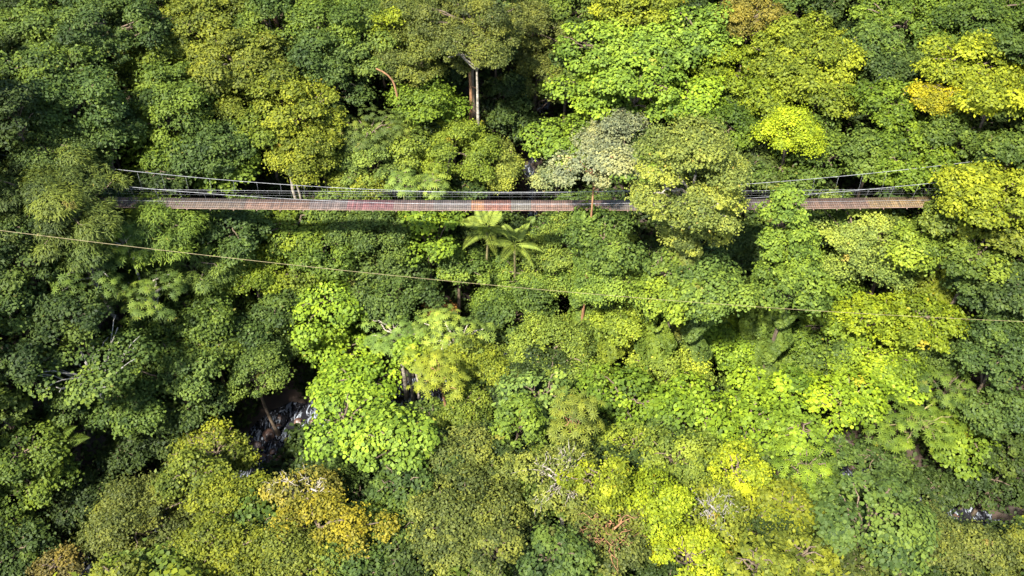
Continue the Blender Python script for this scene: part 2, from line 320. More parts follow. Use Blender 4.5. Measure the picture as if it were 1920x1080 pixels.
TREES = '''
85 60 150 120 M 92,128,45|mid green tree in the top left corner beside the darker olive crown
95 140 150 110 M 88,130,48|green flat-layered crown below the tree of the top left corner
200 55 190 130 M 82,104,45|dark olive broad crown along the top edge, second tree from the left
20 215 90 130 M 62,80,40|dark grey-green tree at the left edge above the left cable ends
135 200 170 150 M 86,118,50|rounded mid green tree above the left cables, left of the black gap
195 255 130 110 M 82,112,60|bluish green crown just above the left cables, leaning toward the black gap
90 285 130 80 F 95,115,45|low olive crown on the left, its edge touching the suspension cables
310 130 150 130 M 122,140,42|yellow-green tree right of the black gap in the upper left
390 50 220 130 M 128,140,42|large yellow-olive crown on the top edge, a quarter of the way from the left
455 120 160 140 M 132,138,45|yellow-olive domed tree below the top edge, left of the steep dark hollow
325 215 170 160 M 108,132,45|olive green tree in the upper left with pale twigs between its clumps
450 210 130 120 F 150,152,45|mustard yellow bushy crown in the upper left middle
395 275 150 100 M 84,108,45|darker green low tree just above the left third of the suspension bridge
305 300 110 90 M 112,136,38|yellow-green crown directly over the left end of the bridge deck
425 325 130 70 B 92,142,45|bright green leafy tree touching the bridge cables left of the two thin trunks
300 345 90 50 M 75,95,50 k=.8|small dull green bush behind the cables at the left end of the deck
100 385 210 170 L 104,120,48 Y=-5|feathery olive-green tree hiding the left end of the bridge deck
20 378 90 120 M 86,106,42 Y=-4|olive green crown at the left edge, level with the bridge
150 470 120 60 L 92,112,45|low feathery crown behind the yellow wire on the left side
30 425 80 70 F 80,100,38|dull green crown at the left edge right under the yellow wire's start
40 500 110 130 M 60,92,45|dark bluish green tree at the left edge, below the yellow wire
300 435 130 100 L 105,148,52 hc=14|bright green feathery tree just under the left end of the deck
238 455 60 90 R 130,158,60 bark=pale hc=15|small single-stemmed tree with a rosette of pale drooping leaves below the left deck end
160 500 160 110 R 115,142,55 bark=pale|umbrella-leaved tree with pale branches left below the yellow wire
280 545 120 100 R 112,145,60 bark=pale|umbrella-leaved tree with long bare pale branches, second from the left under the yellow wire
365 500 130 100 L 92,132,55|mid green feathery crown crossed by the yellow wire
430 430 130 110 M 78,112,48|dark green tree hanging just below the left third of the deck
430 500 100 90 M 118,142,45|small yellow-green tree below the yellow wire left of the lime crown
510 60 120 140 M 98,122,42|olive tree on the top edge left of the dark hollow
510 150 110 120 M 122,135,42|olive-yellow tree leaning over the left side of the dark hollow
610 40 150 90 M 108,135,45|mid green crown on the top edge above the dark hollow
655 90 180 120 M 92,124,55|broad green crown with open layers at the top, left of the lime-edged tree
600 120 100 120 M 74,108,55|darker green crown in the upper middle-left hollow
735 75 80 120 M 150,166,35|lime yellow-green clump at the upper middle, left of the brown-olive tree
800 40 150 110 F 108,120,45|olive fine-leaved crown on the top edge left of centre
780 120 110 110 F 118,130,52|olive fine-leaved crown left of the tall pale trunk
890 45 170 120 F 120,120,60 hc=17|tall brown-olive crown near the top centre carried above the pale trunk
893 98 130 60 F 132,132,64 bark=pale hc=19 tr=.3|brown-olive crown on the tall pale bare trunk at the upper centre
1000 60 120 120 F 108,114,58|brown-olive crown right of the tall pale trunk on the top edge
1010 150 100 120 F 116,118,62|brown-olive hanging crown right of the tall pale trunk
550 205 150 120 M 148,155,42|yellow tree in the upper left middle, the brightest above the thin trunks
580 285 130 110 F 145,155,45|golden yellow-green tree just above the two thin trunks at the bridge
500 255 90 110 M 122,142,42|yellow-green narrow crown left of the two thin trunks
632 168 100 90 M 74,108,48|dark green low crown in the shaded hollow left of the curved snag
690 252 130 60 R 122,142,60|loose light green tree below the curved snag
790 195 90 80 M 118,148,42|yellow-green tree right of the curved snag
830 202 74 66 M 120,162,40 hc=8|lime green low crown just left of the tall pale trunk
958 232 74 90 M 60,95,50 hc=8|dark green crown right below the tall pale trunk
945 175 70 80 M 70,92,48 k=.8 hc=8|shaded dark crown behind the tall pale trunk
690 300 140 110 F 132,156,78|pale grey-green fine-leaved crown above the bridge left of centre
755 270 110 80 M 138,158,55|yellow-green crown above the bridge left of the large domed tree
850 285 160 110 F 145,166,50|bright yellow-green domed tree above the bridge, left of the black stream gap
920 315 100 90 F 168,176,72|pale yellow crown above the bridge beside the black stream gap
755 345 60 50 R 150,178,90 hc=15|pale umbrella-leaved crown touching the cables left of bridge centre
810 348 60 46 R 148,174,88 hc=15|right one of the two pale umbrella-leaved crowns touching the cables at bridge centre
665 350 90 50 F 155,165,50|low yellow crown touching the cables over the left half of the bridge
555 430 150 100 M 128,150,45|yellow-green tree just below the deck left of centre
600 470 110 90 M 122,148,48|yellow-green crown between the deck and the yellow wire left of centre
690 430 130 110 F 92,126,60|grey-green crown just under the deck left of centre
805 445 110 130 B 100,165,45|bright green round-leaved tree under the deck left of the palm
725 500 130 80 M 84,122,62|dull green crown crossed by the yellow wire left of centre
860 500 110 80 M 108,148,55|mid green crown crossed by the yellow wire left below the palm
920 500 80 60 F 125,150,50 hc=9|small yellow-green bush under the palm fronds
480 520 110 80 F 145,166,42|lime yellow crown beneath the yellow wire at the left third
560 520 90 60 M 132,150,44|small yellowish crown beneath the yellow wire left of the round-leaved tree
620 565 150 110 B 142,182,50|lime green round-leaved tree below the yellow wire left of centre
590 620 130 80 B 138,178,48|lime round-leaved crown in the lower left middle, second of the lime cascade
750 545 130 100 M 66,108,55|dark green crown under the yellow wire right of the lime round-leaved tree
680 545 90 70 M 82,126,58|dull green low crown beside the lime round-leaved tree
520 580 90 90 M 62,104,40|dark green crown left of the lime round-leaved tree
490 640 110 90 F 104,136,58|grey-green drooping tree above the foaming stream
482 705 90 90 F 92,128,52|grey-green low crown hanging over the stream's left bank
440 640 100 90 M 78,112,45|dark green crown left of the drooping grey-green tree
650 660 120 90 B 150,185,50|yellow-lime round-leaved crown in the middle of the lime cascade
740 625 130 90 R 148,184,80 bark=pale hc=12|pale lime umbrella-leaved tree left of centre in the lower half
850 635 140 90 R 162,188,80 bark=pale hc=12|pale yellow-lime umbrella-leaved tree with white branches near the lower centre
680 730 150 90 B 152,190,48|lime round-leaved crown directly above the largest lime tree
622 722 80 70 B 150,180,45|yellow-lime round-leaved crown right above the stream gap
650 790 140 110 B 150,186,54 hc=12|large lime round-leaved tree at the right side of the foaming stream
740 830 150 110 B 134,172,54 hc=12|lime green round-leaved crown with darker underside right of the foaming stream's tree
820 705 90 90 R 165,178,58 bark=rust hc=13|golden-green tree right of the twin slim trunks
810 785 80 60 M 92,132,55 hc=7|small green shrub tree at the foot of the twin slim trunks
895 690 110 110 F 150,166,50|olive-yellow tree in the lower centre left of the round green crown
870 770 90 80 F 132,152,50|olive-green crown below the lower centre above the conical grey tree
960 585 140 120 M 76,114,55|dark green round crown at the picture centre beneath the yellow wire
925 570 80 60 F 122,150,50|yellow-green small crown at the centre under the yellow wire
1085 475 190 120 F 150,172,66|large pale yellow-green dome right of the palm and below the deck
1000 530 130 80 F 136,165,62|pale green crown crossed by the yellow wire at the centre
1150 528 110 90 F 140,168,62 Y=-6.5|pale green crown between the large dome and the olive emergent tree
1030 440 80 60 M 85,120,55 hc=8|dark green tree below the deck right of the palm
825 580 60 36 F 150,108,62 hc=9|small brown-orange vine-covered crown at the centre left
270 985 170 170 F 110,120,62|large grey-olive fine-leaved tree at the bottom left
400 850 140 100 S 140,150,45 d=2.4 k=1.1|sparse yellow-olive tree with pale twigs left of the foaming stream's lower end
370 890 110 70 M 120,136,45|olive crown left of the sparse yellow tree in the lower left
440 950 160 100 F 150,150,42|mustard-olive crown at the bottom, left third
420 1030 160 100 F 146,146,42|mustard-olive crown on the bottom edge, left third
570 930 140 70 S 165,160,70 d=2.2 bark=pale|pale twiggy mustard tree just below the foaming stream
600 990 190 110 F 152,148,50|broad mustard crown at the bottom left of centre
560 1050 150 70 F 142,142,48|mustard-brown crown on the bottom edge left of centre
690 1000 120 100 M 146,152,42|yellow-green crown at the bottom between the mustard crown and the grey dome
660 1060 150 70 M 88,114,50|dark green crown on the bottom edge left of the grey-olive dome
750 910 110 80 M 78,112,45|dark green crown below the lime round-leaved trees, lower centre left
860 985 200 180 F 128,138,62 lobe=1.9|large grey-olive fine-leaved dome on the bottom edge left of centre
870 850 100 110 F 136,146,66|conical grey-olive tree top above the large grey-olive dome
940 900 90 90 F 128,142,60|grey-green crown right shoulder of the large grey-olive dome
930 1030 90 90 F 125,132,62|grey-olive lower crown right of the large dome on the bottom edge
1060 15 150 60 M 88,124,45|dark green crown on the top edge right of centre
1200 25 190 80 M 158,170,45|yellow crown on the top edge right of centre
1130 90 150 90 B 120,172,55|green round-leaved crown in the upper centre right
1230 95 160 90 B 136,178,60|pale lime crown in the upper centre right
1200 155 170 80 B 122,176,55|lime green crown, middle layer of the round-leaved stand at upper centre right
1120 175 110 90 B 116,172,50|green round-leaved crown at the left of the upper round-leaved stand
1310 75 130 110 B 130,175,55|bright green round-leaved tree near the top right of centre
1300 185 120 90 B 126,182,48|lime round-leaved tree left of the wide yellow-green trees, above the olive emergent
1230 205 110 70 B 118,170,50|bright green low crown just above the silver tree
1060 150 80 100 M 100,135,52|green crown left edge of the upper round-leaved stand
1050 270 130 80 B 92,162,50|bright green round-leaved tree beside the black stream gap
1165 250 150 80 M 162,170,128 size=.8|silver-grey crown above the bridge right of centre
1115 318 150 60 M 168,176,134 size=.8 Y=-1.6 bark=rust tr=.26|pale silver tree over the cables whose rusty trunk crosses in front of the deck
1045 325 80 50 M 160,174,120 size=.8|silver-green low crown touching the cables beside the black stream gap
1205 310 90 80 B 100,162,55|bright green crown left of the olive emergent tree, above the deck
1298 360 172 200 F 166,172,74 Y=-8 tr=.4 bark=pale|tall olive-khaki emergent tree standing in front of the bridge right of centre
1297 275 130 90 F 162,168,72 Y=-8 cont=1|-
1308 440 110 80 F 164,164,76 Y=-8 cont=1|-
1385 140 120 110 M 144,165,36|wide flat yellow-green tree left of the largest yellow-green dome
1410 30 110 80 F 150,142,62|brownish yellow tree on the top edge right of centre
1380 240 130 80 M 88,120,32|dark olive tree behind the olive emergent tree's right side
1420 300 110 80 M 88,104,50|shaded olive tree above the deck right of the emergent tree
1505 110 190 130 M 150,166,44|largest yellow-green domed tree in the upper right
1540 170 120 80 M 138,155,40|yellow-green lower layer of the largest dome in the upper right
1440 190 90 80 M 142,162,38|yellow-green crown left of the smooth lime dome
1483 248 92 88 F 182,204,40 lobe=1.9 hc=15 size=.85 rnd=.2 d=1.3|smooth lime-yellow round dome in the upper right
1550 285 140 90 M 98,142,50|green crown right below the smooth lime dome
1470 330 110 60 M 92,135,48|green crown under the smooth lime dome, above the deck
1700 45 170 100 M 114,144,44|mid green dome on the top edge, right quarter
1640 90 90 80 M 96,120,60|grey-green crown left of the right quarter's green dome
1840 30 160 90 M 84,110,34|dark green crown on the top edge near the right corner
1900 100 70 90 M 72,100,34|dark green tree at the right edge below the corner
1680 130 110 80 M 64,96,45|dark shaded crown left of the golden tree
1830 130 200 90 M 176,176,40|large golden-yellow tree at the upper right
1860 185 120 70 M 165,170,38|golden-green lower layer of the golden tree, upper right
1760 195 80 60 S 184,180,42 d=3.4 size=.9|small orange-gold crown left under the golden tree
1670 200 110 80 M 114,146,35|yellow-green tree between the lime dome and the golden tree
1720 265 130 90 M 118,146,38|yellow-green tree under the golden tree, above the right cables
1630 300 100 90 M 90,130,48|green crown crossed by the right end of the cables
1700 320 120 60 M 122,152,42|yellow-green crown over the right cables beside the deck end
1800 260 90 80 M 92,122,40|dull green tree below the golden tree near the right edge
1890 290 90 90 M 98,120,42|olive green crown at the right edge above the golden bush
1850 375 150 130 M 166,170,40 Y=-5|golden-yellow tree hiding the right end of the bridge
1812 355 80 90 M 140,158,42 Y=-3|yellow-green crown right where the deck disappears
1790 420 110 70 M 122,140,50|olive-green crown below the right end of the deck
1474 398 72 90 M 132,168,58 Y=-5|pale green crown poking over the deck right of the emergent tree
1486 474 100 110 M 124,160,55 Y=-7|pale green crown below the one that pokes over the deck
1620 440 170 110 F 162,182,90|large pale yellow-green tree below the right part of the deck
1650 500 130 80 F 156,178,75|pale yellow-green lower crown beneath the largest pale tree at right
1725 460 110 90 M 142,166,52|yellow-green crown between the large pale tree and the right edge crowns
1535 520 130 90 M 130,160,46|yellow-green crown left below the large pale tree, above the yellow wire
1830 480 120 90 M 116,138,46|olive crown near the right edge above the yellow wire
1895 440 80 80 M 120,134,44|olive crown at the right edge, below the golden tree
1890 545 100 120 M 94,114,60|dark grey-green tree at the right edge at the yellow wire's end
1325 530 130 110 M 112,152,60 Y=-10|mid green crown below the emergent tree
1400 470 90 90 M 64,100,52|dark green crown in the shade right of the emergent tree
1420 560 80 80 M 96,136,52|green crown at the yellow wire right of centre
1260 520 80 70 M 90,130,48|green crown at the foot of the emergent tree
1205 560 160 90 F 166,186,56|bright yellow crown under the yellow wire right of centre
1320 585 110 70 F 156,178,54|yellow-green crown under the yellow wire, right of the bright yellow one
1125 600 90 70 F 152,168,50|yellow-olive crown left of the bright yellow one under the wire
1040 660 170 120 F 152,174,64|large yellow-olive dome right of the lower centre
985 625 70 60 B 130,175,50|lime clump left of the large yellow-olive dome
1200 625 90 50 R 62,100,60 hc=8|dark bluish umbrella-leaved tree in the shaded pocket right of centre
1245 690 150 100 F 172,192,66|lime-yellow dome right of the shaded pocket
1340 640 130 80 M 150,182,50|lime-yellow crown above the lime-yellow dome's right side
1410 690 140 110 B 150,182,45 bark=white|lime round-leaved tree with a white stem at lower right of centre
1170 750 150 110 B 110,166,45|green round-leaved tree in the lower centre right
1290 770 150 100 B 126,176,45|bright green round-leaved tree in the lower centre right, right of a similar one
1400 790 130 100 B 128,175,45|bright green round-leaved tree farther right along the stream in the lower half
1010 740 120 90 B 150,178,78|pale lime crown below the large yellow-olive dome
1080 790 90 110 R 152,162,58 bark=rust|tree with rusty bare branches and yellow-green leaves, lower centre right
975 790 80 100 M 104,150,50|green narrow crown right of the conical grey tree
1180 840 130 90 F 144,164,54|yellow-green fine-leaved dome in the lower centre right
1270 860 130 90 F 140,160,56|yellow-green fine-leaved crown left of the lime globe at the bottom
1380 890 104 90 F 186,202,44 rnd=.4|lime-yellow globe-shaped crown in the lower right of centre
1130 905 120 80 F 176,176,40|golden crown in the bottom centre right
1225 950 140 90 F 166,186,36|bright lime crown at the bottom centre right
1060 905 150 120 S 150,154,74 bark=pale d=1.5 lobe=1.2 size=.8|nearly leafless pale twiggy tree at the bottom right of centre
1140 1010 140 120 S 124,126,52 bark=rust d=1.9 lobe=1.2 size=.8|rusty brown half-bare tree on the bottom edge right of centre
1040 1040 120 80 M 80,108,50|dark green crown on the bottom edge at the centre
1290 1040 130 80 F 166,184,40|bright lime crown on the bottom edge right of centre
1400 980 140 90 M 150,162,40|yellow-olive crown at the bottom right of the white stems
1340 960 110 90 S 150,158,50 bark=white d=1.6|tree with white bare stems and rusty twigs, bottom right of centre
1220 1030 90 70 M 96,116,45|dull green crown on the bottom edge between rusty and lime crowns
1420 1055 120 60 M 138,150,45|yellow-olive crown on the bottom edge, right third
1555 600 140 110 M 140,166,45|yellow-green crown just below the yellow wire, right side
1640 590 130 80 M 156,176,35|bright yellow-green crown under the yellow wire, right side
1740 600 120 90 M 146,166,35|yellow-green crown under the yellow wire near the right edge
1650 655 150 100 M 156,182,44|large lime crown on the right, below the yellow wire
1500 660 90 110 M 102,142,50|mid green narrow tree between the lime crowns on the right
1575 755 150 90 B 152,182,40 hc=13 tr=.26 bark=moss|lime round-leaved tree on a curved mossy stem at the lower right
1680 715 110 80 B 150,182,45|lime crown right of centre, below the large lime crown
1720 790 150 110 R 125,156,50 bark=moss hc=12|umbrella-leaved tree on an arching mossy limb at the lower right
1805 830 120 110 B 116,156,44|green round-leaved crown right of the arching mossy limb
1780 720 110 90 R 112,150,55|green umbrella-leaved crown at the right, above the arching limb tree
1870 660 130 130 M 86,112,56|dark grey-green tree at the right edge of the lower half
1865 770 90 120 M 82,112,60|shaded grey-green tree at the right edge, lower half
1510 875 110 90 R 122,172,50|bright green rosette tree beside the right-hand stream gap
1470 750 90 100 B 140,180,45|lime clump left of the right-hand stream gap
1635 975 195 165 B 96,120,60 size=.85 hc=13 rnd=.35 lobe=1.7|blue-green dome flecked with yellow at the lower right
1470 960 110 100 M 140,150,40|olive-yellow crown left of the blue-green dome
1500 1040 110 80 M 122,134,40|olive crown on the bottom edge left below the blue-green dome
1600 1055 120 70 M 98,110,42|dull olive crown on the bottom edge under the blue-green dome
1730 1010 110 110 F 118,122,52|brown-olive crown right of the blue-green dome
1830 1040 150 90 F 126,130,54|brown-olive crown on the bottom edge near the right corner
1905 1050 80 90 F 118,126,45|olive crown in the bottom right corner
1900 850 70 110 M 80,98,34|dark olive tree at the right edge beside the black hollow
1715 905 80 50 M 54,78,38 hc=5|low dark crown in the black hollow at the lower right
30 580 110 110 M 84,106,42|dark olive green tree at the left edge, middle height
130 590 150 90 M 66,92,42|dark green crown left, below the umbrella-leaved trees
40 680 100 100 M 66,92,42|dark green tree at the left edge beside the white-branched tree
370 590 150 110 M 84,132,45|mid green domed tree in the left middle
400 650 110 70 M 122,142,42|yellowish crown above the shaded slope, left middle
165 690 190 130 B 84,128,50 bark=white hc=13 tr=.26 d=.65 wl=1 size=.9|tree with white forked branches at the lower left
330 700 130 110 M 96,120,50|olive tree right of the white-branched tree
240 770 130 80 M 74,114,45|dark green crown below the white-branched tree
350 760 100 80 M 68,96,42|dark green crown above the left bank of the stream
45 850 110 90 M 98,120,40|olive green tree at the left edge, just right of it the dark fern
60 910 110 80 M 100,122,38|olive tree below the dark fern at the left edge
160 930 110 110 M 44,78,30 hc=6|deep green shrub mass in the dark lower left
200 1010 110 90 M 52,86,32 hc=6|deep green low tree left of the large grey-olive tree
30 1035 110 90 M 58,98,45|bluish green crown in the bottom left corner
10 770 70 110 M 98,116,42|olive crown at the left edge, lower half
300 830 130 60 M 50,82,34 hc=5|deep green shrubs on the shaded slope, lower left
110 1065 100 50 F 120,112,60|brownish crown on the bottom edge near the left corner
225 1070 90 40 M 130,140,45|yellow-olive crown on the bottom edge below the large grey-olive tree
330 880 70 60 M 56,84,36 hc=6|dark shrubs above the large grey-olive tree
560 560 70 60 F 110,140,48|small olive crown left of the topmost lime round-leaved tree
1135 452 120 95 M 100,138,52 Y=-4|mid green crown by the foot of the rusty trunk crossing the deck
1256 560 130 120 M 140,166,52 Y=-11|yellow-green crown covering the pale foot of the emergent tree's trunk
1240 505 60 50 M 96,132,50 Y=-9.5|feathery green tuft on the emergent tree's trunk
1490 530 120 110 M 112,150,52 Y=-9.5|green crown in front of the slim trunk right of the emergent tree
1120 400 110 40 M 84,122,50|dark green low crown directly under the deck left of the rusty trunk
1020 490 80 60 M 110,146,58 hc=8|green crown right beside the second palm
640 400 140 44 M 96,130,50|green crown fringe directly under the deck left of the round-leaved tree
1560 690 80 90 M 92,130,50|dark green crown between two lime crowns in the lower right
1640 860 90 60 M 78,112,46 hc=7|dull green crown beside the curved mossy stem
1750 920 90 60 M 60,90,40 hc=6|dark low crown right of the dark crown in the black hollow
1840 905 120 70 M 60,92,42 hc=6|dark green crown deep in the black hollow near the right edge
1165 600 80 70 F 150,172,52 Y=-8|yellow-green crown above the shaded pocket right of centre
1500 812 80 50 B 128,168,48 hc=11|bright green crown over the stream just left of the rosette tree, lower right
1565 845 70 50 M 84,116,46 hc=9|dull green small crown right of the rosette tree beside the stream gap
'''
last = None
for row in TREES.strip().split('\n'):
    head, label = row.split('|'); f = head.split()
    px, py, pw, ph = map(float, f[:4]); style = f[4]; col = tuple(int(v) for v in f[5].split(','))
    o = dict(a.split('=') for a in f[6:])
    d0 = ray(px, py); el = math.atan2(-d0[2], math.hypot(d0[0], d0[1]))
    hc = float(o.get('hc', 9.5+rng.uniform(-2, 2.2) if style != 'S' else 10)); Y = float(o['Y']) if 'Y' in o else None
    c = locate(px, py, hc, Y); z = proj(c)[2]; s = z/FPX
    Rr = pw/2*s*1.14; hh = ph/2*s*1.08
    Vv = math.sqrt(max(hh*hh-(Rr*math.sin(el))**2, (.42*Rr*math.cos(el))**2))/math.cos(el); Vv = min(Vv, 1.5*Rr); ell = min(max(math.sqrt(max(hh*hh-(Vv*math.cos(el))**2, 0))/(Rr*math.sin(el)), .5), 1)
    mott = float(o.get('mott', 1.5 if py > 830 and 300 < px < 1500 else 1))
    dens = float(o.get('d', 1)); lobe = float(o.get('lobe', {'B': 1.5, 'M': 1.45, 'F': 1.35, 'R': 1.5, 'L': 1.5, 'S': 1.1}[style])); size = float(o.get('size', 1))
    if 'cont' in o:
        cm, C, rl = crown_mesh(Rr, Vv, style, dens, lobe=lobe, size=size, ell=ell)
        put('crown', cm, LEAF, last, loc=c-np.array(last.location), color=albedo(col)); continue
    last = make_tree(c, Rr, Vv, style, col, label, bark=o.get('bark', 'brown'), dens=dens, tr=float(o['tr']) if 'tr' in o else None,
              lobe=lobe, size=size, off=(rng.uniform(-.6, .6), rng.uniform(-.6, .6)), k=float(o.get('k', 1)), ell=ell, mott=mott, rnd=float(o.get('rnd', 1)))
    if Y is not None and c[2]-last.location.z > 9: climber(last, c[2]-last.location.z, rng.uniform(1.5, 2.2), tuple(v*.88 for v in col) if col[2] < 100 else (110, 150, 55))
    if 'wl' in o:      # forked white limbs standing out of the foliage
        mb = MB(); b = c-np.array(last.location)
        for a_ in range(9):
            az = a_*.7+.3; e = b+np.array((math.cos(az)*Rr*.85, math.sin(az)*Rr*.7, Vv*rng.uniform(.45, 1.0)))
            st = b+np.array((0, 0, -Vv*.4)); cp = curve(st, e, -.9, 8, .15); mb.tube(cp, np.linspace(.09, .04, 8), 6)
            e2 = e+np.array((math.cos(az+.9), math.sin(az+.9), .4))*1.3; mb.tube(curve(cp[5], e2, .2, 5, .08), np.linspace(.06, .03, 5), 5)
        put('limb', mb.mesh('limb', True), BARK['white'], last)

# ------------------------------------------------------------------ slim bare trunks that show between crowns
def slim_tree(px, py_top, py_bot, Y, r, bark, label, bend=(0, 0), crown=None, name='slim_tree', hc=None):
    dt = ray(px, py_top)
    if Y is None: top = locate(px, py_top, hc)
    else: top = CAM+dt*((Y-CAM[1])/dt[1])
    bx, by = top[0]+bend[0], top[1]+bend[1]; gz = float(ground(bx, by))-.3
    root = empty(name, (bx, by, gz)); tag(root, label, 'tree' if crown else 'dead tree')
    H = top-np.array((bx, by, gz)); t = np.linspace(0, 1, 10)[:, None]
    p = H*t; p[:, 0] += (np.sin(t*math.pi)*bend[0]*.8)[:, 0]; p[1:-1, :2] += rng.normal(0, .05, (8, 2))
    mb = MB(); mb.tube(p, np.linspace(r*1.3, r*.75, 10), 8)
    for _ in range(3):
        j = rng.integers(5, 9); e = p[j]+unit(rng.normal(size=3)*np.array((1, 1, .3)))*1.2; mb.tube(curve(p[j], e, .15, 4), np.linspace(r*.4, r*.15, 4), 5)
    put('trunk', mb.mesh('trunk', True), BARK[bark], root)
    if crown:
        st, Rr, Vv, col = crown
        cm, C, rl = crown_mesh(Rr, Vv, st); put('crown', cm, LEAF, root, loc=H+np.array((0, 0, Vv*.2)), color=albedo(col))
    return root
slim_tree(764, 665, 790, None, .20, 'pale', 'left one of the twin slim pale trunks above the shaded stream', crown=('B', 2.0, 1.3, (150, 182, 55)), hc=12)
slim_tree(778, 672, 790, None, .15, 'pale', 'right, thinner one of the twin slim pale trunks above the shaded stream', crown=('B', 1.6, 1.1, (165, 186, 55)), hc=12)
slim_tree(529, 262, 360, None, .19, 'pale', 'left one of two thin trunks just behind the bridge cables, left of centre', crown=('F', 1.6, 1.2, (140, 152, 45)), hc=11)
slim_tree(541, 270, 360, None, .13, 'pale', 'right, thinner one of two thin trunks just behind the bridge cables', crown=('F', 1.4, 1.0, (140, 152, 45)), hc=11)
slim_tree(509, 2, 50, None, .32, 'rust', 'thick reddish trunk in the dark hollow at the top edge', crown=('M', 2.4, 1.6, (90, 118, 45)), hc=13)
slim_tree(880, 120, 200, None, .22, 'rust', 'reddish second trunk just left of the tall pale trunk', crown=('F', 2.0, 1.4, (122, 122, 60)), hc=14)
# curved snag
a = locate(708, 120, 14); gz = float(ground(a[0]+1.2, a[1]))
sn = empty('curved_snag', (a[0]+1.2, a[1], gz-.3)); tag(sn, 'bare curved pale brown snag in the dark hollow, upper middle', 'dead tree')
H = a-np.array(sn.location); t = np.linspace(0, 1, 22); p = H*t[:, None]; q_ = (np.clip(t-.8, 0, 1)/.2)**2; p[:, 0] = .9*np.sin(t*3.1)-1.5*q_; p[:, 2] -= .6*q_; mb = MB()
mb.tube(p, np.linspace(.26, .09, 22), 8); put('trunk', mb.mesh('trunk', True), BARK['rust'], sn)

# ------------------------------------------------------------------ palms and tree ferns
def frond_mesh(L, n, wid, droop, lw=.10):
    t = np.linspace(0, 1, 12); x = L*t*(1-.12*t*t); z = L*(.45*t-droop*t*t)
    rach = np.stack((x, np.zeros(12), z), 1)
    mb = MB(); mb.tube(rach, np.linspace(.045, .012, 12), 4)
    for k in range(n):
        s = .12+.88*(k+.5)/n; b = np.array([np.interp(s, t, rach[:, q]) for q in range(3)])
        ll = wid*math.sin(math.pi*min(1, .12+.9*s)**.8)+.05
        for sg in (-1, 1):
            d = unit(np.array((.42, sg, -.18+rng.normal(0, .05)))); q = np.array((1, 0, .1))*lw
            mb.add([b-q*.5, b+d*ll*.55+q*.6+np.array((0, 0, .03)), b+d*ll+np.array((0, 0, -.08*ll)), b+d*ll*.5-q*.7], [(0, 1, 2, 3)])
    me = mb.mesh('frond'); a = me.attributes.new('tone', 'FLOAT', 'FACE'); a.data.foreach_set('value', np.clip(rng.normal(.5, .12, len(me.polygons)), 0, 1).astype(np.float32))
    return me
def palm(px, py, hc, L, nf, col, label, name, Y=None, wid=.75, lw=.12, droop=.62, n=26, k=1.0):
    c = locate(px, py, hc, Y); gz = float(ground(c[0], c[1]))-.2
    root = empty(name, (c[0], c[1], gz)); tag(root, label, 'palm' if name == 'palm' else 'tree fern')
    mb = MB(); h = c[2]-gz; mb.tube(curve((0, 0, 0), (0, 0, h), 0, 7, .05), np.linspace(.2, .12, 7), 8)
    put('trunk', mb.mesh('trunk', True), BARK['moss'], root)
    me0 = [frond_mesh(L*f_, n, wid, droop*g_, lw) for f_, g_ in ((1, 1), (.9, .8), (1.05, 1.25))]
    for m in me0: m.materials.append(LEAF)
    for i in range(nf):
        o = bpy.data.objects.new('frond', me0[i % 3]); COL.objects.link(o); o.parent = root; o.location = (0, 0, h)
        o.rotation_euler = (rng.normal(0, .15), rng.normal(0, .12)-(.35 if i % 2 else 0), i*2*math.pi/nf+rng.normal(0, .15)); o.color = (*albedo(col, k), 1)
    PLACED.append((c[0], c[1], L*.8, c[2])); return root
palm(912, 428, 17, 4.4, 10, (172, 192, 78), 'yellow-green palm with long arching fronds just below the deck at centre', 'palm', wid=.85)
palm(965, 458, 16, 4.0, 9, (168, 190, 80), 'second palm, right and below the one touching the deck at centre', 'palm', wid=.8)
palm(985, 425, 9, 2.4, 8, (120, 150, 70), 'small shaded palm close under the deck right of the two larger palms', 'palm')
palm(92, 838, 8, 4.6, 11, (70, 125, 40), 'large deep green tree fern in the dark lower left', 'tree_fern', wid=1.0, lw=.15, droop=.55)
palm(640, 905, 6, 3.4, 9, (92, 118, 48), 'tree fern with drooping fronds under the lime round-leaved tree', 'tree_fern', wid=.9, lw=.15)
palm(250, 520, 8, 2.4, 9, (70, 100, 48), 'small dark fern in the gap right of the umbrella-leaved trees', 'tree_fern')

# ------------------------------------------------------------------ suspension bridge
def deck_z(x): return -.26+.5*(x/45.0)**2
XE = 62.0; HW = .82
br = empty('suspension_bridge', (0, 0, 0)); tag(br, 'long narrow suspension footbridge with weathered red-brown board deck strung across the forest', 'bridge')
m, n, b, L = mat('weathered_boards')
at = n.nodes.new('ShaderNodeAttribute'); at.attribute_name = 'board'
tc = n.nodes.new('ShaderNodeTexCoord'); mp = n.nodes.new('ShaderNodeMapping'); mp.inputs['Scale'].default_value = (.9, 3.0, 1)
nz = n.nodes.new('ShaderNodeTexNoise'); nz.inputs['Scale'].default_value = 1.6; nz.inputs['Detail'].default_value = 8
L.new(tc.outputs['Object'], mp.inputs[0]); L.new(mp.outputs[0], nz.inputs['Vector'])
mr = n.nodes.new('ShaderNodeMapRange'); mr.inputs['From Min'].default_value = .3; mr.inputs['From Max'].default_value = .7; mr.inputs['To Min'].default_value = .55; mr.inputs['To Max'].default_value = 1.5
L.new(nz.outputs['Fac'], mr.inputs['Value']); sc = n.nodes.new('ShaderNodeVectorMath'); sc.operation = 'SCALE'
L.new(at.outputs['Color'], sc.inputs[0]); L.new(mr.outputs[0], sc.inputs['Scale']); L.new(sc.outputs[0], b.inputs['Base Color']); b.inputs['Roughness'].default_value = .8
M_BOARD = m
